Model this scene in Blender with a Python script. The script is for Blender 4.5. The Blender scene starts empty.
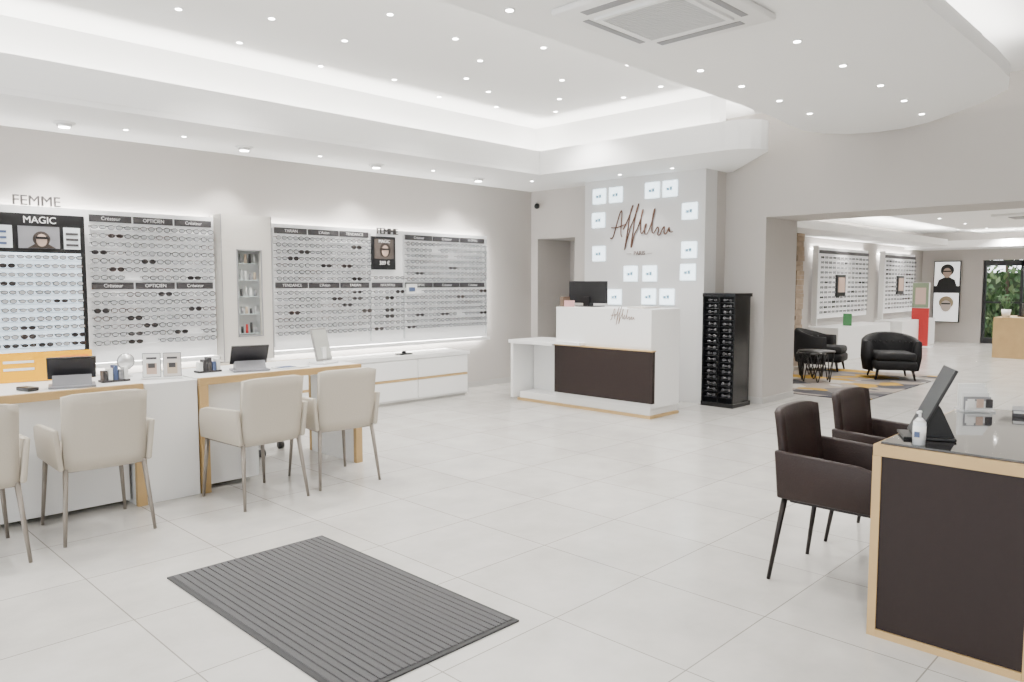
import bpy, bmesh, math, random
from mathutils import Vector, Matrix, Euler
random.seed(4)
COL=bpy.context.scene.collection
# ------------------------------------------------------------ materials
MATS={}
def mat(name,col=(.8,.8,.8),rough=.5,metal=0,em=None,es=0,noise=0,nscale=20,bump=0,coat=0,alpha=1,trans=0,nosample=False,spec=None):
    if name in MATS: return MATS[name]
    m=bpy.data.materials.new(name); m.use_nodes=True; nt=m.node_tree; b=nt.nodes["Principled BSDF"]
    b.inputs["Base Color"].default_value=(*col,1); b.inputs["Roughness"].default_value=rough; b.inputs["Metallic"].default_value=metal
    if spec is not None: b.inputs["Specular IOR Level"].default_value=spec
    if coat: b.inputs["Coat Weight"].default_value=coat
    if alpha<1: b.inputs["Alpha"].default_value=alpha
    if trans: b.inputs["Transmission Weight"].default_value=trans
    if em: b.inputs["Emission Color"].default_value=(*em,1); b.inputs["Emission Strength"].default_value=es
    if nosample: m.cycles.emission_sampling='NONE'
    if noise or bump:
        tc=nt.nodes.new("ShaderNodeTexCoord"); n=nt.nodes.new("ShaderNodeTexNoise"); n.inputs["Scale"].default_value=nscale; n.inputs["Detail"].default_value=4
        nt.links.new(tc.outputs["Object"],n.inputs["Vector"])
        if noise:
            mx=nt.nodes.new("ShaderNodeMixRGB"); mx.inputs[1].default_value=(*[c*(1-noise) for c in col],1); mx.inputs[2].default_value=(*[min(1,c*(1+noise)) for c in col],1)
            nt.links.new(n.outputs["Fac"],mx.inputs[0]); nt.links.new(mx.outputs[0],b.inputs["Base Color"])
        if bump:
            bp=nt.nodes.new("ShaderNodeBump"); bp.inputs["Strength"].default_value=bump; bp.inputs["Distance"].default_value=.01
            nt.links.new(n.outputs["Fac"],bp.inputs["Height"]); nt.links.new(bp.outputs[0],b.inputs["Normal"])
    MATS[name]=m; return m
wallM=mat("wall_paint",(.50,.472,.445),.9,noise=.015,nscale=3)
whiteC=mat("ceiling_paint",(.90,.90,.89),.9,noise=.01,nscale=3)
white=mat("white_lacquer",(.86,.86,.85),.35)
featW=mat("feature_wall_panel",(.68,.675,.67),.5)
whiteL=mat("white_laminate",(.80,.80,.79),.5,noise=.01)
wood=mat("light_oak",(.48,.32,.14),.5,noise=.14,nscale=8)
brownP=mat("brown_laminate",(.017,.010,.009),.6,noise=.08,nscale=30,spec=.3)
blackG=mat("black_glass",(.015,.013,.013),.06,coat=1)
black=mat("black_plastic",(.006,.006,.007),.35)
blackS=mat("black_lacquer",(.006,.006,.007),.15)
cream=mat("cream_leather",(.46,.415,.345),.55,bump=.15,nscale=120)
taupe=mat("taupe_metal",(.24,.21,.18),.4,metal=.3)
brownL=mat("brown_leather",(.017,.0075,.006),.5,bump=.15,nscale=120,spec=.35)
darkleg=mat("dark_metal",(.012,.008,.007),.4,metal=.4)
blackF=mat("black_velvet",(.006,.006,.007),.7,bump=.2,nscale=60,spec=.3)
grey=mat("grey_plastic",(.25,.25,.26),.5)
silver=mat("silver_metal",(.7,.7,.7),.3,metal=.9)
labelM=mat("label_strip",(.04,.037,.04),.5)
txtW=mat("white_print",(.9,.9,.9),.5)
txtD=mat("dark_print",(.05,.045,.045),.5)
gold=mat("copper_script",(.12,.06,.04),.35,metal=.2)
gold2=mat("bronze_script",(.28,.18,.13),.35,metal=.2)
led=mat("led_strip",(1,1,1),em=(1,.965,.91),es=60)
ledB=mat("led_backlight",(1,1,1),em=(1,.98,.95),es=50)
lampE=mat("downlight_lens",(1,1,1),em=(1,.97,.92),es=40,nosample=True)
lens=mat("eyeglass_lens",(.42,.43,.44),.2)
lensD=mat("sunglass_lens",(.03,.026,.026),.1)
rimA=mat("rim_black",(.008,.008,.009),.35)
rimB=mat("rim_tortoise",(.04,.017,.012),.35)
rimC=mat("rim_steel",(.10,.10,.11),.3,metal=.5)
yellow=mat("yellow_card",(.88,.42,.0),.7,spec=.2)
paper=mat("paper",(.82,.82,.80),.7)
skin=mat("print_skin",(.50,.36,.29),.6)
blueP=mat("blue_print",(.06,.09,.19),.5)
lit=mat("lightbox_panel",(.7,.78,.84),em=(.76,.89,1),es=1.2)
litsq=mat("lit_frame",(.85,.94,1),em=(.74,.91,1),es=2.8,nosample=True)
redM=mat("red_print",(.45,.02,.02),.5)
greenM=mat("green_print",(.06,.22,.08),.6)
# ------------------------------------------------------------ mesh builder
class B:
    def __init__(s): s.bm=bmesh.new(); s.mats=[]
    def mi(s,m):
        if m not in s.mats: s.mats.append(m)
        return s.mats.index(m)
    def add(s,tb,m,smooth=False,mx=None):
        if mx is not None: bmesh.ops.transform(tb,matrix=mx,verts=tb.verts)
        i=s.mi(m); vm={}
        for v in tb.verts: vm[v]=s.bm.verts.new(v.co)
        for f in tb.faces:
            try: nf=s.bm.faces.new([vm[v] for v in f.verts]); nf.material_index=i; nf.smooth=smooth
            except ValueError: pass
        tb.free()
    def box(s,x0,x1,y0,y1,z0,z1,m,bev=0,seg=2,mx=None,smooth=False):
        tb=bmesh.new(); bmesh.ops.create_cube(tb,size=1)
        for v in tb.verts: v.co=Vector(((x0+x1)/2+v.co.x*(x1-x0),(y0+y1)/2+v.co.y*(y1-y0),(z0+z1)/2+v.co.z*(z1-z0)))
        if bev: bmesh.ops.bevel(tb,geom=tb.edges[:],offset=bev,segments=seg,affect='EDGES',profile=.5)
        s.add(tb,m,smooth or (bool(bev) and bev>=.01),mx)
    def cyl(s,p0,p1,r0,r1,m,seg=16,smooth=True):
        p0=Vector(p0);p1=Vector(p1);d=p1-p0; tb=bmesh.new()
        bmesh.ops.create_cone(tb,cap_ends=True,cap_tris=False,segments=seg,radius1=r0,radius2=r1,depth=d.length)
        q=Vector((0,0,1)).rotation_difference(d.normalized()).to_matrix().to_4x4()
        s.add(tb,m,smooth,Matrix.Translation((p0+p1)/2)@q)
    def sph(s,c,r,m,sc=(1,1,1)):
        tb=bmesh.new(); bmesh.ops.create_uvsphere(tb,u_segments=16,v_segments=10,radius=r)
        s.add(tb,m,True,Matrix.Translation(c)@Matrix.Diagonal((*sc,1)))
    def prism(s,pts,h0,h1,m,axis='z',bev=0,mx=None,smooth=False):
        tb=bmesh.new()
        def P(p,h): return {'z':(p[0],p[1],h),'x':(h,p[0],p[1]),'y':(p[0],h,p[1])}[axis]
        a=[tb.verts.new(P(p,h0)) for p in pts]; b=[tb.verts.new(P(p,h1)) for p in pts]; n=len(pts)
        tb.faces.new(a[::-1]); tb.faces.new(b)
        for i in range(n): tb.faces.new((a[i],a[(i+1)%n],b[(i+1)%n],b[i]))
        bmesh.ops.recalc_face_normals(tb,faces=tb.faces[:])
        if bev: bmesh.ops.bevel(tb,geom=tb.edges[:],offset=bev,segments=2,affect='EDGES',profile=.5)
        s.add(tb,m,smooth or bool(bev),mx)
    def strip(s,pts,z0,z1,th,m):
        n=len(pts); tb=bmesh.new(); rows=[]
        for i in range(n):
            p=Vector(pts[i]); ns=[]
            if i>0: d=(p-Vector(pts[i-1])).normalized(); ns.append(Vector((-d.y,d.x)))
            if i<n-1: d=(Vector(pts[i+1])-p).normalized(); ns.append(Vector((-d.y,d.x)))
            nn=sum(ns,Vector((0,0))).normalized(); k=th/max(.3,nn.dot(ns[0])); q=p+nn*k
            rows.append([tb.verts.new((p.x,p.y,z0)),tb.verts.new((q.x,q.y,z0)),tb.verts.new((q.x,q.y,z1)),tb.verts.new((p.x,p.y,z1))])
        for i in range(n-1):
            for k in range(4): tb.faces.new((rows[i][k],rows[i][(k+1)%4],rows[i+1][(k+1)%4],rows[i+1][k]))
        tb.faces.new(rows[0]); tb.faces.new(rows[-1][::-1]); bmesh.ops.recalc_face_normals(tb,faces=tb.faces[:]); s.add(tb,m)
    def done(s,name,loc=None,rot=(0,0,0),parent=None):
        me=bpy.data.meshes.new(name)
        if loc is None:
            xs=[v.co.x for v in s.bm.verts];ys=[v.co.y for v in s.bm.verts];zs=[v.co.z for v in s.bm.verts]
            loc=Vector(((min(xs)+max(xs))/2,(min(ys)+max(ys))/2,min(zs)))
            if name in("floor",): loc=Vector((0,0,0))
            for v in s.bm.verts: v.co-=loc
        s.bm.normal_update(); s.bm.to_mesh(me); s.bm.free()
        for m in s.mats: me.materials.append(m)
        o=bpy.data.objects.new(name,me); o.location=loc; o.rotation_euler=rot; COL.objects.link(o)
        if parent: o.parent=parent
        return o
def empty(name,loc=(0,0,0),rot=(0,0,0)):
    o=bpy.data.objects.new(name,None); o.location=loc; o.rotation_euler=rot; COL.objects.link(o); return o
def text(name,body,size,loc,rot,m,parent=None,ext=.002,align='CENTER',spacing=1):
    c=bpy.data.curves.new(name,'FONT'); c.body=body; c.size=size; c.extrude=ext; c.align_x=align; c.space_character=spacing; c.materials.append(m)
    o=bpy.data.objects.new(name,c); o.location=loc; o.rotation_euler=rot; COL.objects.link(o)
    if parent: o.parent=parent
    return o
RY=(math.pi/2,0,0)
RX=(math.pi/2,0,-math.pi/2)
def simple(name,*a,**k):
    b=B(); b.box(*a,**k); return b.done(name)
def adopt(o,par):
    o.parent=par; o.matrix_parent_inverse=Matrix.Translation(-Vector(par.location)); return o
def child(bb,name,par): return adopt(bb.done(name),par)
def ctext(par,*a,**k): return adopt(text(*a,**k),par)
# ------------------------------------------------------------ floor
def floor_mat():
    m=bpy.data.materials.new("floor_tiles"); m.use_nodes=True; nt=m.node_tree; b=nt.nodes["Principled BSDF"]
    tc=nt.nodes.new("ShaderNodeTexCoord"); mp=nt.nodes.new("ShaderNodeMapping"); mp.inputs["Location"].default_value=(.15,.45,0)
    br=nt.nodes.new("ShaderNodeTexBrick"); br.offset=0; br.squash=1
    br.inputs["Scale"].default_value=1; br.inputs["Brick Width"].default_value=.6; br.inputs["Row Height"].default_value=.6
    br.inputs["Mortar Size"].default_value=.0028; br.inputs["Mortar Smooth"].default_value=.1
    br.inputs["Color1"].default_value=(.53,.512,.48,1); br.inputs["Color2"].default_value=(.58,.562,.53,1); br.inputs["Mortar"].default_value=(.26,.245,.22,1)
    n=nt.nodes.new("ShaderNodeTexNoise"); n.inputs["Scale"].default_value=3.0; n.inputs["Detail"].default_value=7; n.inputs["Roughness"].default_value=.62
    r=nt.nodes.new("ShaderNodeMapRange"); r.inputs[1].default_value=.3; r.inputs[2].default_value=.7; r.inputs[3].default_value=.87; r.inputs[4].default_value=1.08
    mx=nt.nodes.new("ShaderNodeMixRGB"); mx.blend_type='MULTIPLY'; mx.inputs[0].default_value=1
    nt.links.new(tc.outputs["Object"],mp.inputs[0]); nt.links.new(mp.outputs[0],br.inputs["Vector"]); nt.links.new(tc.outputs["Object"],n.inputs["Vector"])
    nt.links.new(n.outputs["Fac"],r.inputs[0]); nt.links.new(br.outputs["Color"],mx.inputs[1]); nt.links.new(r.outputs[0],mx.inputs[2])
    nt.links.new(mx.outputs[0],b.inputs["Base Color"]); b.inputs["Roughness"].default_value=.2
    return m
b=B(); b.box(-3,19.8,-3,7.5,-.1,0,floor_mat()); b.done("floor")
# ------------------------------------------------------------ walls
simple("wall_left",-3,7.95,7.2,7.4,0,3.2,wallM)
b=B()
b.box(7.75,7.95,7.08,7.2,0,3.2,wallM); b.box(7.75,7.95,6.42,7.08,1.95,3.2,wallM); b.box(7.75,7.95,4.36,6.42,0,3.2,wallM)
b.box(8.45,8.6,6.3,7.4,0,2.2,wallM); b.box(7.95,8.45,7.08,7.2,0,2.2,wallM); b.box(7.95,8.45,6.3,6.42,0,2.2,wallM);b.box(7.95,8.45,6.42,7.08,1.95,2.1,wallM)
b.done("wall_back")
simple("wall_feature",7.5,7.748,4.36,6.05,0,2.6,featW)
b=B(); b.box(7.95,8.74,3.87,4.5,0,3.2,wallM); b.box(8.62,8.74,4.5,5.6,0,3.2,wallM); b.done("wall_pier")
simple("wall_lintel",7.95,8.74,-.6,3.87,2.07,3.2,wallM)
simple("wall_side",7.95,8.74,-3,-.6,0,3.2,wallM)
simple("wall_right",-3,8.74,-3.2,-3,0,3.2,wallM)
b=B()
for y0,y1 in((-3,-2.7),(.3,.5),(3.4,3.6),(7.0,7.2)): b.box(-3.2,-3,y0,y1,.15,2.9,wallM)
b.box(-3.2,-3,-3,7.2,2.9,3.2,wallM); b.box(-3.2,-3,-3,7.2,0,.15,wallM); b.done("wall_front")
simple("wall_far_left",8.74,19.5,5.6,5.8,0,2.6,wallM)
simple("wall_far_end",19.5,19.7,4.36,5.8,0,2.6,wallM); simple("wall_far_header",19.5,19.7,2.88,4.36,1.86,2.6,wallM); simple("wall_far_corner",19.5,19.7,-3,2.88,0,2.6,wallM)
simple("wall_far_right",8.74,19.5,-3.2,-3,0,2.6,wallM)
bb=mat("baseboard_paint",(.5,.49,.47),.6)
simple("baseboard_left",6.3,7.75,7.185,7.2,0,.07,bb)
b=B(); b.box(7.937,7.95,3.87,4.36,0,.07,bb); b.box(7.95,8.74,3.858,3.87,0,.07,bb); b.done("baseboard_pier")
# ------------------------------------------------------------ ceilings
ZS=2.6; ZR=3.2; ZL=2.82
simple("ceiling",-3.2,8.74,-3.2,7.4,ZR,ZR+.1,whiteC)
arc=[(6.60,3.80),(6.61,3.65),(6.64,3.53),(6.70,3.43),(6.78,3.37),(6.86,3.35),(6.95,3.38)]
inner=[(-3,6.0),(6.60,6.0)]+arc+[(7.95,4.28)]
foot=inner+[(7.95,7.2),(-3,7.2)]
b=B()
b.prism(foot,ZS,ZS+.04,whiteC)
b.strip(inner,ZS+.041,ZS+.27,.03,whiteC)
b.done("ceiling_soffit")
up=[(-3,6.3),(6.86,6.3),(6.86,3.95),(6.9,3.87),(6.98,3.85),(7.95,4.6)]
b=B(); b.strip(up,ZS+.045,ZR,.03,whiteC); b.done("ceiling_upstand")
b=B()
b.box(-3,6.74,6.12,6.2,ZS+.05,ZS+.07,led); b.box(6.72,6.79,3.75,6.1,ZS+.05,ZS+.07,led)
b.box(0,1.05,-.03,.03,ZS+.05,ZS+.07,led,mx=Matrix.Translation((6.93,3.6,0))@Matrix.Rotation(math.atan2(.76,.9),4,'Z'))
b.done("cove_light_strip")
slab=[(-3,3.12),(6.0,3.12),(6.5,3.14),(6.95,3.19),(7.3,3.2),(7.6,3.12),(7.8,2.95),(7.9,2.72),(7.88,2.48),(7.75,2.22),(7.5,1.95),(7.15,1.62),(6.85,1.42),(6.5,1.34),(6.0,1.32),(-3,1.32)]
b=B(); b.prism(slab,ZL,ZL+.10,whiteC); b.box(-3,6.6,1.55,2.9,ZL+.1,ZR,whiteC); b.done("ceiling_peninsula")
b=B(); b.box(-2.9,6.9,2.95,2.99,ZL+.101,ZL+.12,led); b.box(-2.9,6.8,1.44,1.48,ZL+.101,ZL+.12,led); b.box(6.95,6.99,1.8,2.9,ZL+.101,ZL+.12,led); b.done("peninsula_light_strip")
b=B(); b.box(8.74,19.5,-3,4.4,2.45,2.55,whiteC); b.box(8.74,19.5,4.4,5.6,2.5,2.6,whiteC)
b.box(8.74,18.2,4.75,5.6,2.15,2.2,whiteC); b.box(8.74,18.2,4.75,4.78,2.201,2.28,whiteC)
b.box(18.2,19.5,-3,5.6,2.1,2.15,whiteC); b.box(18.2,18.23,-3,4.75,2.151,2.25,whiteC); b.done("ceiling_far")
b=B(); b.box(8.8,18,4.85,4.92,2.21,2.23,led); b.box(18.4,18.47,-2,4.6,2.16,2.18,led); b.done("far_cove_light_strip")
# ------------------------------------------------------------ downlights
def lamps(name,pts,z,r=.021):
    b=B()
    for x,y in pts:
        b.cyl((x,y,z-.006),(x,y,z+.001),r*1.4,r*1.4,whiteC,20); b.cyl((x,y,z-.009),(x,y,z-.004),r,r,lampE,16)
    b.done(name)
lights=empty("downlight_bulbs")
def spot(x,y,z,e,ang=110,tgt=None,blend=.8,r=.05,col=(1,.97,.93)):
    l=bpy.data.lights.new("downlight_bulb",'SPOT'); l.energy=e; l.spot_size=math.radians(ang); l.spot_blend=blend; l.shadow_soft_size=r; l.color=col
    o=bpy.data.objects.new("downlight_bulb",l); o.location=(x,y,z); COL.objects.link(o); o.parent=lights
    if tgt: o.rotation_euler=(Vector(tgt)-Vector((x,y,z))).to_track_quat('-Z','Y').to_euler()
    return o
rp=[(2.82,5.69),(2.73,5.02),(3.36,5.07),(3.26,4.36),(3.92,4.43),(3.88,3.6),(4.44,4.71),(4.55,4.1),(4.73,5.2),(5.38,4.62),(5.2,5.4),(5.9,5.1),(6.3,4.6),(5.4,3.9),(6.2,4.1),(4.3,5.7),(5.0,5.9),(5.7,5.8),(2.2,5.3),(2.1,4.6),(1.5,5.0),(3.6,5.8),(6.3,5.5)]
lamps("ceiling_downlights",rp,ZR)
pp=[(3.0,2.95),(4.75,2.82),(5.34,2.82),(5.97,2.82),(6.6,2.84),(5.32,2.07),(6.04,2.07),(6.67,2.1),(7.3,2.15),(2.3,2.2),(4.6,2.07)]
lamps("peninsula_downlights",pp,ZL)
for x,y in((1.5,5.0),(2.82,5.3),(3.6,4.4),(4.7,5.2),(5.4,4.0),(6.2,5.2)): spot(x,y,ZR-.03,150,130)
for x,y in((3.0,2.4),(4.75,2.5),(6.3,2.4)): spot(x,y,ZL-.06,130,130)
for x,y in((-.8,2.0),(-.8,4.8),(1.2,.2),(4.5,-.5)): spot(x,y,2.78,165,140)
wx=[.6,1.87,3.35,4.82,6.3]
b=B()
for x in wx:
    b.cyl((x,6.72,ZS-.012),(x,6.72,ZS+.001),.075,.08,whiteC,24); b.cyl((x,6.72,ZS-.035),(x,6.72,ZS-.01),.05,.055,silver,20); b.cyl((x,6.72,ZS-.04),(x,6.72,ZS-.035),.04,.04,lampE,20)
b.done("gimbal_spotlights")
for x in wx: spot(x,6.72,ZS-.06,80,75,(x,7.2,1.5),.9,.03)
lamps("soffit_downlights",[(1.2,6.6),(2.3,6.65),(2.75,6.6),(4.1,6.65),(5.5,6.6),(6.9,6.4),(7.2,5.3),(7.2,4.6)],ZS,.018)
spot(7.1,5.2,ZS-.03,45,110)
fp=[(x,y) for x in(9.6,11.2,12.8,14.4,16,17.6) for y in(1.2,2.6,3.9)]
lamps("far_downlights",fp,2.45)
for x in(10.2,13,15.8,18): 
    for y in(1.2,3.6): spot(x,y,2.4,205,145)
for x in(11,14.4,17.5): spot(x,5.0,2.1,45,100,(x,5.6,1.3),1,.03)
# ------------------------------------------------------------ AC cassette
b=B(); gg=mat("grille_grey",(.25,.25,.26),.5)
b.box(3.15,4.07,1.95,2.79,ZL-.035,ZL,white,.012)
b.box(3.37,3.85,2.13,2.61,ZL-.042,ZL-.03,gg)
for i in range(20): 
    x=3.38+i*.024; b.box(x,x+.013,2.13,2.61,ZL-.048,ZL-.042,mat("grille_light",(.6,.6,.6),.5))
for (x0,x1,y0,y1) in((3.22,3.28,2.1,2.64),(3.94,4.0,2.1,2.64),(3.34,3.88,2.02,2.06),(3.34,3.88,2.68,2.72)): b.box(x0,x1,y0,y1,ZL-.038,ZL-.033,gg)
for (x0,x1,y0,y1) in((3.34,3.37,2.1,2.64),(3.85,3.88,2.1,2.64),(3.37,3.85,2.1,2.13),(3.37,3.85,2.61,2.64)): b.box(x0,x1,y0,y1,ZL-.05,ZL-.034,white)
b.done("ceiling_air_conditioner")
b=B(); b.box(14.2,15.1,2.2,3.1,2.41,2.449,white,.01); b.box(14.4,14.9,2.4,2.9,2.4,2.412,grey); b.done("ceiling_air_conditioner")
# ------------------------------------------------------------ glasses
def glasses(b,x,y,z,s=1,far=False,dark=.12):
    r=random.random(); rim=rimA if r<.68 else (rimB if r<.86 else rimC); ln=lensD if random.random()<dark else lens
    seg=8 if far else 10; a,h=.026*s,random.uniform(.013,.019)*s; w=random.uniform(.0045,.0075)*s; d=.006
    bm=b.bm; ri=b.mi(rim); li=b.mi(ln)
    for cx in(x-.033*s,x+.033*s):
        o=[];i=[];
        for k in range(seg):
            t=2*math.pi*k/seg; c,sn=math.cos(t),math.sin(t)
            o.append(bm.verts.new((cx+(a+w*.6)*c,y-d,z+(h+w*.8)*sn))); i.append(bm.verts.new((cx+(a-w*.3)*c,y-d,z+(h-w*.3)*sn)))
        for k in range(seg):
            f=bm.faces.new((o[k],o[(k+1)%seg],i[(k+1)%seg],i[k])); f.material_index=ri
        f=bm.faces.new(i); f.material_index=li
        o2=[bm.verts.new(v.co+Vector((0,d,0))) for v in o]
        for k in range(seg):
            f=bm.faces.new((o[k],o2[k],o2[(k+1)%seg],o[(k+1)%seg])); f.material_index=ri
    b.box(x-.008*s,x+.008*s,y-d,y,z+.004*s,z+.010*s,rim)
    if not far:
        for sx in(-1,1): b.box(x+sx*.058*s-.003,x+sx*.058*s+.003,y-d,y+.05,z+.004,z+.012,rim)
board=mat("display_board_glow",(.86,.86,.86),.5,em=(1,1,1),es=.3,nosample=True)  # faint glow added to the opaque boards so they look whiter
acr=mat("acrylic_shelf",(.74,.75,.76),.2)
hairp=mat("hair_print",(.03,.02,.015),.6)
def bank(gl,sh,x0,x1,ztop,zbot,rows,pitch=.125,y=7.05):
    n=int((x1-x0)/pitch); st=(x1-x0)/n
    dz=(ztop-zbot)/rows
    for r in range(rows):
        z=ztop-dz*(r+.5)
        sh.box(x0+.01,x1-.01,7.075,7.10,z-.026,z-.023,acr)
        for k in range(n): 
            if random.random()<.98: glasses(gl,x0+st*(k+.5),y,z)
def labels(par,lb,x0,x1,z,names):
    n=len(names); st=(x1-x0)/n
    for i,t in enumerate(names):
        lb.box(x0+st*i+.01,x0+st*(i+1)-.01,7.08,7.098,z-.03,z+.03,labelM)
        ctext(par,"label_text",t,.042,(x0+st*(i+.5),7.078,z-.013),RY,txtW,None,.001)
# left board
disp=empty("eyewear_display_wall",(2.6,7.15,.62))
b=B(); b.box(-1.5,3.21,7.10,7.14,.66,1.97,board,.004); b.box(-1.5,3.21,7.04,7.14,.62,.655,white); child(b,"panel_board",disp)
b=B(); b.box(-1.5,3.2,7.15,7.19,1.93,1.945,ledB); b.box(-1.5,3.2,7.15,7.19,.645,.66,ledB); child(b,"back_light",disp)
gl=B(); sh=B(); lb=B(); nm=["Créateur","OPTICIEN","Créateur"]
labels(disp,lb,2.12,3.19,1.90,nm); bank(gl,sh,2.12,3.19,1.86,1.36,7); labels(disp,lb,2.12,3.19,1.325,nm[::-1]); bank(gl,sh,2.12,3.19,1.285,.80,7)
child(gl,"eyeglasses",disp); child(sh,"shelves",disp); child(lb,"label_strips",disp)
ctext(disp,"letters_femme","FEMME",.115,(1.75,7.1,1.975),RY,txtD,ext=.010)
# right board
disp=empty("eyewear_display_wall",(5.3,7.15,.62))
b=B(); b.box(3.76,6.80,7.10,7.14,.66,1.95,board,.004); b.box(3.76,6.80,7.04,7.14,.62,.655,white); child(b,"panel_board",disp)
b=B(); b.box(3.8,6.76,7.15,7.19,1.91,1.925,ledB); b.box(3.8,6.76,7.15,7.19,.645,.66,ledB); b.box(6.78,6.795,7.15,7.19,.7,1.9,ledB); child(b,"back_light",disp)
gl=B(); sh=B(); lb=B()
for (x0,x1,nm) in((3.82,4.97,["TARIAN","L'Avion","TENDANCE"]),(5.46,6.75,["Créateur","Créateur","H OPTIC"])):
    labels(disp,lb,x0,x1,1.88,nm); bank(gl,sh,x0,x1,1.84,1.36,7); labels(disp,lb,x0,x1,1.325,nm[::-1]); bank(gl,sh,x0,x1,1.285,.80,7)
bank(gl,sh,4.99,5.44,1.46,1.36,1); bank(gl,sh,4.99,5.44,1.285,.80,7); labels(disp,lb,4.99,5.44,1.325,["NOUVEAU"])
for x in(3.80,4.98,5.45,6.77): sh.box(x-.005,x+.005,7.07,7.1,.70,1.9,acr)
child(gl,"eyeglasses",disp); child(sh,"shelves",disp); child(lb,"label_strips",disp)
b=B(); b.box(4.98,5.30,7.04,7.10,1.50,1.87,black); b.box(5.01,5.27,7.035,7.041,1.62,1.84,mat("photo_dark",(.10,.08,.07),.4)); 
b.sph((5.15,7.034,1.72),.075,hairp,(1,.04,1.1)); b.sph((5.15,7.030,1.71),.055,skin,(.85,.05,1.15)); b.box(5.10,5.20,7.022,7.028,1.72,1.738,black); b.box(5.45,5.60,7.03,7.05,1.22,1.34,paper); b.box(5.48,5.57,7.028,7.03,1.25,1.30,blueP)
child(b,"framed_picture",disp)
ctext(disp,"picture_text","MAGIC",.05,(5.14,7.03,1.80),RY,txtW)
ctext(disp,"picture_text2","389 €",.06,(5.14,7.03,1.555),RY,txtW)
ctext(disp,"letters_femme2","FEMME",.10,(5.22,7.08,1.90),RY,txtD,ext=.010)
# lightbox display
mg=empty("illuminated_eyewear_display",(1.6,7.03,.79))
b=B(); b.box(.9,2.06,6.98,7.038,.76,1.90,black,.004); b.box(1.0,1.96,7.038,7.098,.9,1.8,black); b.box(.95,2.02,6.97,6.982,.80,1.59,lit)
pg=mat("photo_grey",(.22,.22,.24),.5); pcard=mat("photo_card",(.75,.8,.84),.5)
b.box(1.58,1.87,6.968,6.98,1.625,1.80,pg); b.box(1.90,2.02,6.968,6.98,1.625,1.80,pcard); b.box(1.2,1.54,6.968,6.98,1.625,1.80,pcard)
b.sph((1.74,6.966,1.70),.062,hairp,(1,.05,1)); b.sph((1.74,6.962,1.69),.046,skin,(.85,.06,1.1)); b.box(1.695,1.785,6.952,6.958,1.70,1.718,black); b.prism([(1.64,1.627),(1.84,1.627),(1.79,1.66),(1.69,1.66)],6.962,6.967,hairp,'y')
for k in range(3): b.box(1.915,2.005,6.962,6.968,1.65+k*.045,1.668+k*.045,labelM); b.box(1.24,1.5,6.962,6.968,1.65+k*.045,1.668+k*.045,blueP)
child(b,"lightbox",mg)
b=B(); s2=B()
for r in range(11):
    z=1.555-r*.07
    s2.box(.95,2.02,6.95,6.97,z-.025,z-.022,mat("shelf_clear",(.45,.55,.62),.2))
    for k in range(9): glasses(b,1.01+k*.120,6.94,z,.85,dark=.06 if r<9 else .6)
child(b,"eyeglasses",mg); child(s2,"shelves",mg)
ctext(mg,"magic_text","MAGIC",.075,(1.73,6.955,1.825),RY,txtW)
# tall cabinet
b=B(); cab=mat("cabinet_greige",(.56,.535,.49),.6); inn=mat("niche_white",(.80,.82,.82),.4)
b.box(3.22,3.74,6.98,7.02,.60,.84,cab); b.box(3.22,3.38,6.98,7.02,.84,2.0,cab); b.box(3.62,3.74,6.98,7.02,.84,2.0,cab); b.box(3.38,3.62,6.98,7.02,1.66,2.0,cab)
b.box(3.22,3.24,7.02,7.19,.6,2.0,cab); b.box(3.72,3.74,7.02,7.19,.6,2.0,cab); b.box(3.24,3.72,7.02,7.19,1.98,2.0,cab); b.box(3.24,3.72,7.13,7.19,.6,1.98,inn)
b.box(3.222,3.228,6.974,6.98,.6,2.0,grey); b.box(3.732,3.738,6.974,6.98,.6,2.0,grey)
for (x0,x1,z0,z1) in((3.37,3.38,.83,1.67),(3.62,3.63,.83,1.67),(3.37,3.63,.83,.84),(3.37,3.63,1.66,1.67)): b.box(x0,x1,6.972,6.98,z0,z1,grey)
for z in(.86,1.05,1.22,1.38,1.54): b.box(3.381,3.619,7.021,7.13,z-.006,z,mat("glass_shelf",(.55,.62,.62),.1))
beige=mat("carton_beige",(.5,.40,.30),.6)
for z in(.86,1.05,1.22,1.38,1.54):
    for k in range(5):
        x=3.405+k*.047; h=random.uniform(.05,.11); m=[paper,grey,beige,labelM,silver][(k+int(z*10))%5]
        if z<.9: m=[black,black,redM,black,grey][k]
        b.cyl((x,7.06,z),(x,7.06,z+h),.014,.012,m,10)
b.done("accessory_cabinet")
b=B(); b.box(2.3,6.13,6.74,7.19,.03,.50,whiteL); b.box(2.28,6.15,6.72,7.19,.50,.54,white); b.box(2.32,6.11,6.76,7.19,0,.03,bb)
for i in range(5):
    x=2.32+i*.762
    for z0,z1 in((.05,.255),(.285,.49)): b.box(x,x+.745,6.725,6.745,z0,z1,white,.003)
    b.box(x,x+.745,6.722,6.74,.258,.282,wood)
b.done("drawer_cabinet")
b=B(); b.box(5.2,5.36,6.82,6.94,.54,.555,black,.003); b.cyl((5.28,6.88,.555),(5.28,6.88,.58),.03,.02,black); b.done("card_reader")
simple("door_1",8.0,8.4,6.44,6.46,0,1.9,mat("door_grey",(.32,.30,.29),.6))
b=B(); b.cyl((7.70,7.05,2.40),(7.62,6.98,2.38),.035,.035,black); b.cyl((7.75,7.1,2.44),(7.70,7.05,2.40),.015,.015,white); b.done("security_camera")
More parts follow.
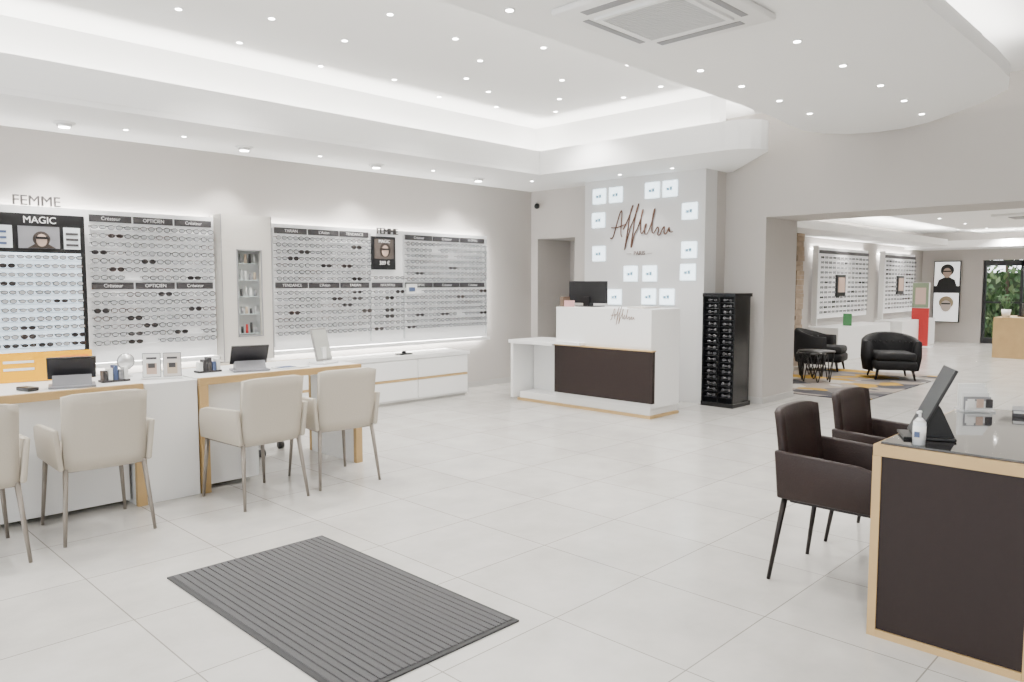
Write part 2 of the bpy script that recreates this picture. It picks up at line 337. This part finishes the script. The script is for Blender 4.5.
# ------------------------------------------------------------ feature wall logo
lg=empty("wall_logo",(7.49,5.2,2.0))
b=B(); ico=mat("pale_blue_icon",(.25,.45,.58),.5)
sq=[(5.05,2.42),(4.81,2.42),(5.82,2.41),(5.57,2.41),(5.83,2.12),(4.55,2.15),(5.82,1.71),(4.55,1.72),(4.56,1.47),(5.34,1.46),(5.07,1.46),(5.57,1.18),(5.08,1.19),(4.83,1.19)]
for y,z in sq:
    b.box(7.482,7.499,y-.095,y+.095,z-.09,z+.09,litsq,.003); b.box(7.478,7.4815,y-.035,y-.005,z-.02,z+.02,ico); b.box(7.478,7.4815,y+.005,y+.04,z-.02,z+.01,ico)
child(b,"lit_frames",lg)
def stroke(name,pts,r,par,x,m=gold):
    c=bpy.data.curves.new(name,'CURVE'); c.dimensions='3D'; c.bevel_depth=r; c.resolution_u=8
    for run in pts:
        sp=c.splines.new('NURBS'); sp.points.add(len(run)-1)
        for i,(u,v) in enumerate(run): sp.points[i].co=(x,u,v,1)
        sp.order_u=3; sp.use_endpoint_u=True
    c.materials.append(m); o=bpy.data.objects.new(name,c); COL.objects.link(o); return adopt(o,par)
def S(run,y0,z0,sc): return [(y0-u*sc,z0+v*sc) for u,v in run]
script=[[(0,.05),(.04,.0),(.12,.25),(.2,.48),(.24,.5),(.22,.25),(.21,.08),(.24,.06)],[(.02,.22),(.12,.2),(.3,.26)],
 [(.26,.18),(.34,.3),(.44,.52),(.46,.58),(.41,.5),(.36,.2),(.30,-.12),(.29,-.18),(.34,.02),(.40,.16)],
 [(.38,.16),(.46,.3),(.56,.54),(.57,.6),(.52,.48),(.47,.2),(.42,-.1),(.43,-.14),(.48,.08),(.52,.14),(.56,.2),(.64,.42),(.66,.5),(.62,.42),(.6,.15),(.63,.08),(.67,.14),(.72,.22),(.72,.26),(.68,.2),(.69,.08),(.74,.08),(.80,.2),(.88,.44),(.88,.5),(.84,.38),(.82,.12),(.86,.08),(.90,.14),(.94,.2),(.96,.14),(.93,.06),(.98,.05),(1.03,.16),(1.07,.2),(1.05,.08),(1.1,.06),(1.16,.2),(1.15,.08),(1.22,.1)]]
stroke("script_lettering",[S(r,5.64,1.86,.72) for r in script],.0075,lg,7.485)
ctext(lg,"paris_text","—  PARIS  —",.065,(7.492,5.22,1.68),RX,gold)
# ------------------------------------------------------------ reception desk
b=B()
X0,X1=6.28,6.80
b.box(X0,X1,4.22,5.46,.70,1.09,white,.004)
b.box(X0,X1,4.22,5.46,.10,.699,white)
b.box(X0+.02,X1,4.24,6.03,.03,.10,whiteL); b.box(X0,X1,4.22,6.05,.0,.028,wood)
b.box(X0-.05,X0-.001,4.17,5.44,.16,.675,brownP,.002)
b.box(X0-.06,X0-.001,4.16,5.44,.676,.688,wood)
b.box(X0-.06,X1,5.461,6.14,.66,.70,white,.003)
b.box(X0-.04,X1-.02,6.08,6.12,.03,.659,white,.003)
b.box(X0+.30,X0+.33,5.461,6.07,.1,.66,whiteL)
b.box(X0-.10,X0-.001,5.05,5.46,.69,.72,white,.002)
b.done("reception_desk")
simple("counter_pad",6.40,6.70,4.40,4.60,1.092,1.105,mat("cream_pad",(.65,.61,.57),.6))
dk=empty("desk_script_logo",(6.27,4.75,.98)); stroke("script_lettering",[S(r,4.72,.965,.25) for r in script],.0028,dk,6.276,gold2)
b=B(); b.box(6.52,6.545,4.96,5.48,1.13,1.37,black,.004); b.box(6.50,6.58,5.18,5.26,1.10,1.2,black); b.box(6.46,6.68,5.1,5.34,1.092,1.10,black); b.done("computer_monitor")
b=B(); b.box(6.32,6.44,5.40,5.44,1.092,1.2,mat("brown_box",(.15,.10,.07),.6)); b.box(6.32,6.34,5.25,5.38,1.092,1.16,mat("pink_card",(.6,.33,.33),.6)); b.done("brochure_holder")
b=B(); b.box(6.45,6.57,5.50,5.56,.702,.77,black,.005); b.done("card_terminal")
# ------------------------------------------------------------ black eyewear rack
b=B()
b.box(7.42,7.82,3.94,4.33,.0,.05,blackS,.004); b.box(7.42,7.82,3.94,4.33,1.20,1.24,blackS,.004)
b.box(7.60,7.81,3.96,4.31,.05,1.2,blackS)
for y in(3.95,4.13,4.32): b.box(7.43,7.62,y-.008,y+.008,.05,1.2,blackS)
sg=mat("display_sunglass",(.04,.04,.045),.2,coat=.4)
for i in range(17):
    z=.10+i*.065
    b.box(7.47,7.6,3.96,4.31,z-.004,z,mat("rack_shelf",(.03,.03,.035),.3))
    for y in(4.045,4.225): 
        b.sph((7.46,y-.035,z+.025),.022,sg,(.4,1,.8)); b.sph((7.46,y+.035,z+.025),.022,sg,(.4,1,.8)); b.box(7.45,7.46,y-.01,y+.01,z+.026,z+.030,grey)
b.done("eyewear_rack")
# ------------------------------------------------------------ door mat
b=B(); rub=mat("mat_rubber",(.045,.045,.046),.9); rib=mat("mat_carpet",(.088,.087,.09),.95,noise=.5,nscale=300,bump=.5)
b.box(1.31,2.12,2.03,3.49,0,.008,rub,.002)
n=24
for i in range(n):
    x=1.33+i*(.775/n); b.box(x,x+.775/n*.84,2.05,3.47,.006,.013,rib,.002,1)
b.done("door_mat")
# ------------------------------------------------------------ chairs
def chair(loc,rot,up,leg,name="dining_chair"):
    b=B()
    b.box(-.20,.20,-.22,.25,.385,.465,up,.028,3)
    tb=bmesh.new(); nx,nz=8,6; F=[];K=[]
    for side,th in((0,0),(1,-.038)):
        g=[]
        for j in range(nz+1):
            row=[]
            for i in range(nx+1):
                u=i/nx*2-1; v=j/nz
                w=.198+.006*v; x=u*w; y=-.205-.050*v+.028*abs(u)**2.2+th
                z=.375+.408*v-.014*abs(u)**6*(1 if v>.9 else 0)
                row.append(tb.verts.new((x,y,z)))
            g.append(row)
        (F if side==0 else K).extend(g)
    for j in range(nz):
        for i in range(nx):
            tb.faces.new((F[j][i],F[j][i+1],F[j+1][i+1],F[j+1][i])); tb.faces.new((K[j][i+1],K[j][i],K[j+1][i],K[j+1][i+1]))
    for j in range(nz):
        tb.faces.new((F[j][0],F[j+1][0],K[j+1][0],K[j][0])); tb.faces.new((F[j+1][nx],F[j][nx],K[j][nx],K[j+1][nx]))
    for i in range(nx):
        tb.faces.new((F[nz][i],F[nz][i+1],K[nz][i+1],K[nz][i])); tb.faces.new((F[0][i+1],F[0][i],K[0][i],K[0][i+1]))
    ed=[e for e in tb.edges if len(e.link_faces)==2 and e.calc_face_angle(0)>1.0]
    bmesh.ops.bevel(tb,geom=ed,offset=.012,segments=3,affect='EDGES',profile=.5)
    bmesh.ops.recalc_face_normals(tb,faces=tb.faces[:])
    b.add(tb,up,True)
    for sx in(-1,1):
        prof=[(-.235,.385),(.23,.385),(.225,.51),(.195,.57),(.12,.588),(-.243,.605)]
        sh=Matrix.Identity(4); sh[0][2]=sx*.10; sh[0][3]=-sx*.10*.385
        b.prism(prof,sx*.200,sx*.228,up,'x',.010,sh)
    for sx in(-1,1):
        b.cyl((sx*.19,-.21,.39),(sx*.22,-.265,0),.014,.009,leg,10); b.cyl((sx*.19,.21,.39),(sx*.215,.235,0),.014,.009,leg,10)
    b.box(-.185,.185,-.19,.22,.365,.388,leg)
    return b.done(name,loc,(0,0,rot))
chair((.72,4.44,0),math.radians(-2),cream,taupe)
chair((1.34,4.54,0),math.radians(-2),cream,taupe)
chair((2.24,4.48,0),math.radians(4),cream,taupe)
chair((2.84,4.52,0),math.radians(-6),cream,taupe)
chair((3.46,1.26,0),math.radians(181),brownL,darkleg)
chair((4.14,1.27,0),math.radians(179),brownL,darkleg)
# ------------------------------------------------------------ consultation desks (left)
def desk(name,x0,x1,y0,y1,ped):
    b=B()
    b.box(x0,x1,y0+.03,y1-.02,.70,.745,whiteL); b.box(x0,x1,y0-.006,y0+.03,.70,.746,wood); b.box(x0,x1,y1-.02,y1,.70,.746,wood)
    for x in(x0,x1-.055):
        b.box(x+.004,x+.051,y0+.03,y1-.03,0,.699,whiteL); b.box(x,x+.055,y0-.006,y0+.03,0,.699,wood); b.box(x,x+.055,y1-.03,y1,0,.699,wood)
    b.box(ped[0],ped[1],y0+.08,y1-.05,.03,.695,white,.003)
    return b.done(name)
desk("consultation_desk",.25,1.69,4.76,5.42,(.75,1.62))
desk("consultation_desk",2.03,3.25,4.76,5.42,(2.09,2.46))
b=B(); b.box(1.70,2.02,4.77,5.42,0,.74,white,.003); b.done("side_cabinet")
def swivel(loc,rot):
    b=B(); 
    b.box(-.24,.24,-.23,.24,.40,.47,cream,.03,3); b.box(-.22,.22,-.28,-.23,.46,.70,cream,.02,3); b.cyl((0,0,.12),(0,0,.40),.025,.025,silver)
    for k in range(5):
        a=k*2*math.pi/5+.3; e=(math.cos(a)*.27,math.sin(a)*.27)
        b.cyl((0,0,.12),(e[0],e[1],.08),.02,.014,silver,10); b.cyl((e[0]-.02,e[1],.03),(e[0]+.02,e[1],.03),.03,.03,black,14); b.cyl((e[0],e[1],.03),(e[0],e[1],.08),.01,.01,black,8)
    return b.done("office_chair",loc,(0,0,rot))
swivel((2.80,5.72,0),math.pi); swivel((.75,5.75,0),math.pi+.3)
# ------------------------------------------------------------ desk objects
def tablet(loc,rot,w=.25,h=.16,name="tablet_on_stand",back=grey):
    b=B(); t=Matrix.Translation((0,0,.045))@Matrix.Rotation(math.radians(-35),4,'X')
    b.box(-w/2,w/2,-.006,.006,0,h,black,.004,mx=t); b.box(-w/2+.012,w/2-.012,-.0075,-.0062,.015,h-.015,mat("screen_reflect",(.06,.07,.08),.1),mx=t)
    b.box(-w/2+.012,w/2-.012,.0062,.0075,.012,h-.012,mat("case_dark",(.02,.02,.024),.4),mx=t)
    b.prism([(-.01,0),(.10,0),(.10,.012),(.06,.07),(.0,.045)],-w*.40,w*.40,back,'x'); b.box(-w*.48,w*.48,-.05,.13,0,.012,back,.003)
    return b.done(name,loc,(0,0,rot))
lg1=mat("light_grey_case",(.22,.22,.24),.5)
tablet((1.36,4.95,.748),math.radians(165),back=lg1)
tablet((2.47,4.98,.748),math.radians(165),back=lg1)
b=B(); t=Matrix.Rotation(math.radians(-14),4,'X'); b.box(-.09,.09,-.008,.008,.02,.27,mat("tablet_back",(.25,.24,.23),.4),.006,mx=t); b.box(-.08,.08,-.0095,-.0082,.035,.255,mat("tablet_screen",(.48,.49,.46),.2),mx=t); b.box(-.09,.09,-.06,.08,0,.015,white,.003); b.box(-.02,.02,.0,.05,.0,.12,white); b.done("upright_tablet",(3.08,4.98,.748),(0,0,math.radians(20)))
def cases(loc,n,order):
    b=B(); b.box(-.08,.08,-.04,.04,0,.012,labelM)
    for k in range(n): b.box(-.07+k*.03,-.046+k*.03,-.03,.03,.012,.07+.015*(k%3),order[k])
    b.done("eyeglass_case_stack",loc)
cases((1.60,4.98,.747),5,[labelM,paper,blueP,grey,paper]); cases((2.22,5.06,.747),5,[paper,labelM,labelM,blueP,paper])
b=B(); b.cyl((0,-.005,.10),(0,.005,.10),.055,.055,grey,28); b.cyl((0,-.007,.10),(0,-.004,.10),.049,.049,silver,28); b.box(-.03,.03,-.03,.03,0,.008,silver); b.cyl((0,0,0),(0,0,.05),.006,.006,silver,8); b.done("round_mirror",(1.75,5.22,.742),(0,0,.1))
b=B(); 
for sx,m in((-.06,paper),(.06,mat("pale_print",(.62,.58,.55),.6))):
    b.box(sx-.054,sx+.054,-.004,.004,.01,.165,grey); b.box(sx-.05,sx+.05,-.006,-.004,.014,.16,m); b.box(sx-.03,sx+.03,-.007,-.006,.03,.10,skin if sx<0 else beige); b.box(sx-.02,sx+.02,-.009,-.007,.07,.10,labelM); b.box(sx-.03,sx+.03,-.007,-.006,.125,.138,labelM)
b.box(-.12,.12,-.03,.03,0,.01,white); b.done("counter_leaflet_stand",(1.88,4.96,.742),(0,0,-.45))
b=B(); t=Matrix.Rotation(math.radians(-10),4,'X'); b.box(-.26,.26,-.004,.004,0,.18,yellow,mx=t); b.box(.08,.24,-.006,-.004,.03,.15,mat("orange_card",(.85,.25,.02),.6),mx=t)
b.box(-.08,.08,0,.06,0,.006,white)
for k in range(2): b.box(-.22,-.06,-.006,-.004,.07+k*.045,.085+k*.045,paper,mx=t)
b.done("promo_card_sign",(1.32,5.32,.748),(0,0,-.12))
b=B(); b.box(-.14,.14,-.1,.1,0,.012,grey,.003); b.done("keyboard",(.72,5.1,.748))
b=B(); b.box(-.12,.12,-.06,.06,0,.006,paper); b.box(-.1,.02,-.045,.045,.006,.008,blueP); b.done("desk_paper",(2.75,4.90,.748))
b=B(); b.box(-.03,.03,-.06,.06,0,.02,black,.004); b.done("desk_phone",(1.12,4.90,.748),(0,0,.3))
# ------------------------------------------------------------ right desk
b=B()
x0,x1,y0,y1=2.98,4.18,.46,1.0
b.box(x0+.006,x1-.01,y0+.036,y1-.006,.03,.698,brownP)
b.box(x0,x1,y0,y1,.70,.742,wood); b.box(x0+.02,x1-.02,y0+.02,y1-.02,.742,.752,blackG)
for xx in(x0,x1-.04):
    b.box(xx,xx+.04,y1-.03,y1+.001,.0,.699,wood); b.box(xx,xx+.04,y0-.001,y0+.035,.0,.699,wood)
b.box(x0-.001,x0+.034,y0+.036,y1-.031,0,.028,wood)
b.done("consultation_desk")
b=B(); t=Matrix.Rotation(math.radians(-25),4,'X'); b.box(-.10,.10,-.006,.006,.01,.30,black,.003,mx=t); b.prism([(-.03,0),(.14,0),(.14,.01),(.09,.12),(.075,.14),(.06,.12),(.03,.02)],-.05,.05,black,'x'); b.box(-.08,.08,-.04,.14,0,.01,black,.002)
b.done("tablet_on_stand",(3.19,.93,.753),(0,0,math.radians(206)))
b=B(); b.cyl((0,0,0),(0,0,.085),.022,.022,mat("bottle_clear",(.75,.78,.8),.2),20); b.cyl((0,0,.02),(0,0,.07),.0225,.0225,paper,20); b.cyl((0,0,.085),(0,0,.10),.022,.008,white,20); b.cyl((0,0,.10),(0,0,.12),.005,.005,white,10); b.box(-.025,.007,-.006,.006,.117,.126,white,.002); b.box(-.026,-.021,-.008,.010,.03,.05,blueP); b.done("hand_sanitizer_bottle",(3.04,.86,.753))
b=B(); b.box(-.07,.07,-.05,.05,0,.008,mat("clear_acrylic",(.85,.88,.9),.1,alpha=.4))
for k in range(5): b.box(-.06,.06,-.045+k*.02,-.04+k*.02,.008,.05+k*.018,[paper,grey,paper,paper,paper][k]); 
for k in range(3): b.box(-.055+k*.04,-.025+k*.04,-.05,-.046,.02,.06,[paper,skin,labelM][k])
b.done("business_card_holder",(4.04,.91,.753),(0,0,-.9))
b=B(); b.box(-.07,.07,-.1,.1,0,.016,labelM,.002); b.box(-.065,.065,-.095,.095,.016,.028,paper); b.box(-.07,.07,-.1,.1,.028,.032,grey); b.done("book_stack",(4.05,.66,.753),(0,0,.2))
# ------------------------------------------------------------ far room
def rugmat():
    m=bpy.data.materials.new("rug_pattern"); m.use_nodes=True; nt=m.node_tree; bs=nt.nodes["Principled BSDF"]; bs.inputs["Roughness"].default_value=.95
    tc=nt.nodes.new("ShaderNodeTexCoord"); v=nt.nodes.new("ShaderNodeTexVoronoi"); v.distance='MANHATTAN'; v.inputs["Scale"].default_value=2.6
    sp=nt.nodes.new("ShaderNodeSeparateColor"); cr=nt.nodes.new("ShaderNodeValToRGB"); cr.color_ramp.interpolation='CONSTANT'
    cols=[(0,(.26,.22,.19)),(.3,(.40,.23,.02)),(.5,(.04,.04,.05)),(.62,(.40,.38,.35)),(.85,(.13,.12,.12))]
    e=cr.color_ramp.elements; e[0].position=0; e[0].color=(*cols[0][1],1); e[1].position=cols[1][0]; e[1].color=(*cols[1][1],1)
    for p,c in cols[2:]: k=e.new(p); k.color=(*c,1)
    nt.links.new(tc.outputs["Object"],v.inputs["Vector"]); nt.links.new(v.outputs["Color"],sp.inputs[0]); nt.links.new(sp.outputs[0],cr.inputs[0]); nt.links.new(cr.outputs[0],bs.inputs["Base Color"]); return m
b=B(); b.box(8.95,12.05,3.1,4.9,0,.012,rugmat(),.004); b.done("area_rug")
def tub(loc,rot,s=1):
    b=B(); n=20
    tb=bmesh.new(); prof=[(.27,.10),(.36,.12),(.39,.30),(.385,.60),(.36,.635),(.31,.62),(.285,.45),(.27,.30)]
    rings=[]
    for i in range(n+1):
        a=math.radians(-25+i*230/n); ring=[]
        for (r,z) in prof:
            zz=z if z<.4 else .44+(z-.44)*(.45+.55*max(0,math.sin(a)) )
            ring.append(tb.verts.new((math.cos(a)*r,-math.sin(a)*r,zz)))
        rings.append(ring)
    m=len(prof)
    for i in range(n):
        for k in range(m): tb.faces.new((rings[i][k],rings[i][(k+1)%m],rings[i+1][(k+1)%m],rings[i+1][k]))
    tb.faces.new(rings[0][::-1]); tb.faces.new(rings[-1]); bmesh.ops.recalc_face_normals(tb,faces=tb.faces[:]); b.add(tb,blackF,True)
    for i in range(9):
        a=math.radians(20+i*140/8); b.sph((math.cos(a)*.29,-math.sin(a)*.29,.50),.012,black)
    b.box(-.27,.27,-.25,.36,.14,.27,blackF,.04,3); b.box(-.26,.26,-.22,.35,.26,.38,blackF,.045,3)
    for sx in(-1,1):
        for sy in(-.2,.28): b.cyl((sx*.22,sy,.15),(sx*.25,sy*1.1,.004),.022,.012,darkleg,10)
    return b.done("tub_armchair",loc,(0,0,rot))
tub((11.35,3.62,.013),math.radians(120)); tub((11.70,4.76,.013),math.radians(190))
def wtable(loc,r,h):
    b=B(); b.cyl((0,0,h-.02),(0,0,h),r,r,black,32)
    for k in range(6):
        a=k*math.pi/3; a2=a+.5; b.cyl((math.cos(a)*r*.95,math.sin(a)*r*.95,h-.02),(math.cos(a2)*r*.8,math.sin(a2)*r*.8,.003),.007,.007,black,8)
        a3=a-.5; b.cyl((math.cos(a)*r*.95,math.sin(a)*r*.95,h-.02),(math.cos(a3)*r*.8,math.sin(a3)*r*.8,.003),.007,.007,black,8)
    return b.done("wire_side_table",loc)
wtable((10.25,4.22,.014),.24,.42); wtable((10.75,4.5,.014),.2,.34)
b=B(); st=mat("stone_cladding",(.34,.26,.19),.8,noise=.4,nscale=9,bump=.8)
random.seed(2); z=0
while z<2.14:
    h=random.uniform(.05,.1); b.box(11.93-random.uniform(0,.03),12.18,5.28-random.uniform(0,.03),5.598,z,min(z+h-.004,2.145),st); z+=h
b.done("stone_pillar")
fd=empty("far_eyewear_display",(16,5.55,0)); b=B(); g=B(); k2=B()
for X0_,X1_ in((13.2,15.7),(16.5,18.6)):
    b.box(X0_,X1_,5.50,5.54,.72,1.98,board); b.box(X0_-.05,X1_+.05,5.05,5.59,0,.58,white,.005); b.box(X0_-.03,X0_,5.44,5.54,.6,2.0,white)
    k2.box(X0_,X1_,5.55,5.59,1.94,1.955,ledB)
    x=X0_+.2
    while x<X1_-.1:
        for r in range(12):
            if not(X0_+.85<x<X0_+1.35 and 3<r<8): glasses(g,x,5.46,1.80-r*.088,1.15,True,.2)
        x+=.18
    b.box(X0_+.9,X0_+1.3,5.46,5.5,1.1,1.5,black); b.box(X0_+.95,X0_+1.25,5.455,5.46,1.18,1.45,skin); b.box(X0_,X1_,5.48,5.499,1.87,1.93,labelM)
child(b,"panels",fd); child(g,"eyeglasses",fd); child(k2,"back_light",fd)
simple("counter_sign",14.0,14.02,5.15,5.3,.582,.8,greenM)
b=B(); b.box(17.5,17.55,4.87,5.20,.02,.82,redM,.003); b.box(17.5,17.55,4.87,5.20,.821,1.36,white); b.box(17.49,17.499,4.88,5.19,.83,1.35,mat("poster_sage",(.22,.28,.18),.6)); b.box(17.48,17.489,4.93,5.13,.9,1.25,mat("poster_pink",(.6,.42,.36),.6)); b.box(17.4,17.65,4.80,5.03,0,.02,white); b.done("floor_display_stand")
b=B(); hb=mat("poster_hair",(.012,.012,.012),.6); pl=mat("poster_lit",(.8,.8,.8),em=(1,1,1),es=.9,nosample=True)
b.box(19.44,19.48,4.78,5.33,.45,1.85,black); b.box(19.43,19.439,4.80,5.31,.47,1.12,pl); b.box(19.43,19.439,4.80,5.31,1.28,1.83,pl)
b.sph((19.428,5.05,1.64),.14,hb,(.03,1,1)); b.sph((19.42,5.05,1.58),.09,skin,(.03,1,1.25)); b.box(19.41,19.415,4.97,5.13,1.60,1.63,black); b.prism([(4.85,1.28),(5.26,1.28),(5.22,1.42),(5.10,1.48),(5.0,1.48),(4.89,1.42)],19.42,19.43,hb,'x')
b.sph((19.428,5.05,.9),.15,mat("poster_hair2",(.4,.32,.2),.6),(.03,1,1)); b.sph((19.42,5.05,.82),.11,mat("print_light",(.7,.6,.55),.6),(.03,1,1.2)); b.box(19.41,19.415,4.96,5.14,.86,.89,black)
b.done("portrait_poster")
b=B(); fr=mat("anthracite_frame",(.02,.022,.025),.4)
for y in(2.89,3.6,4.30): b.box(19.56,19.64,y,y+.05,.0,1.85,fr)
for z in(0,1.73): b.box(19.56,19.64,2.94,4.30,z,z+.12,fr)
b.box(19.58,19.62,2.94,4.30,.9,.94,fr)
b.done("door_2")
random.seed(7)
b=B(); lf=mat("leaf_green",(.05,.11,.035),.6,noise=.4); lf2=mat("leaf_light",(.18,.26,.11),.6)
for i in range(1500):
    c=Vector((random.uniform(20.9,21.5),random.uniform(2.5,5.3),random.uniform(0,2.3))); r=random.uniform(.05,.12)
    tb=bmesh.new(); vs=[tb.verts.new(v) for v in((-r,0,0),(0,-r*.5,0),(r,0,0),(0,r*.5,0))]; tb.faces.new(vs)
    b.add(tb,random.choice([lf,lf,lf2]),False,Matrix.Translation(c)@Euler((random.uniform(0,6),random.uniform(0,6),random.uniform(0,6))).to_matrix().to_4x4())
for y in range(4): b.cyl((21.4,2.8+y*.7,0),(21.4,2.9+y*.7,2.2),.05,.03,mat("bark",(.1,.07,.05),.8))
b.box(21.6,21.7,2,6,0,1.6,mat("hedge_core",(.08,.11,.06),.9,noise=.5,nscale=15))
b.done("garden_hedge")
simple("terrace_ground",19.8,24,-3,8,-.1,0,mat("terrace_stone",(.35,.34,.32),.9,noise=.1))
b=B(); b.box(15.9,17.1,2.7,3.35,.68,.73,wood)
for x in(15.9,17.05): b.box(x,x+.05,2.7,3.35,0,.68,wood)
b.box(16.0,17.0,2.8,2.9,.2,.68,white); b.done("consultation_desk")
b=B(); b.box(16.3,16.6,3.0,3.03,.76,.98,black); b.box(16.4,16.5,2.96,3.08,.732,.76,black); b.done("computer_monitor")
b=B(); b.cyl((0,0,0),(0,0,.14),.06,.08,white)
for k in range(14):
    a=k*.8; b.cyl((0,0,.12),(math.cos(a)*.12,math.sin(a)*.12,.3+.05*(k%3)),.012,.002,lf,6)
b.done("potted_plant",(16.1,3.2,.732))
# ------------------------------------------------------------ world, camera
w=bpy.data.worlds.new("World"); bpy.context.scene.world=w; w.use_nodes=True; bg=w.node_tree.nodes["Background"]; bg.inputs[0].default_value=(.92,.96,1,1); bg.inputs[1].default_value=4.6
cam=bpy.data.cameras.new("Camera"); co=bpy.data.objects.new("Camera",cam); COL.objects.link(co); cam.sensor_width=36; cam.lens=758/1024*36
co.location=(0,0,1.35); co.rotation_euler=(math.radians(90-4.38),0,math.radians(44.34-90)); bpy.context.scene.camera=co
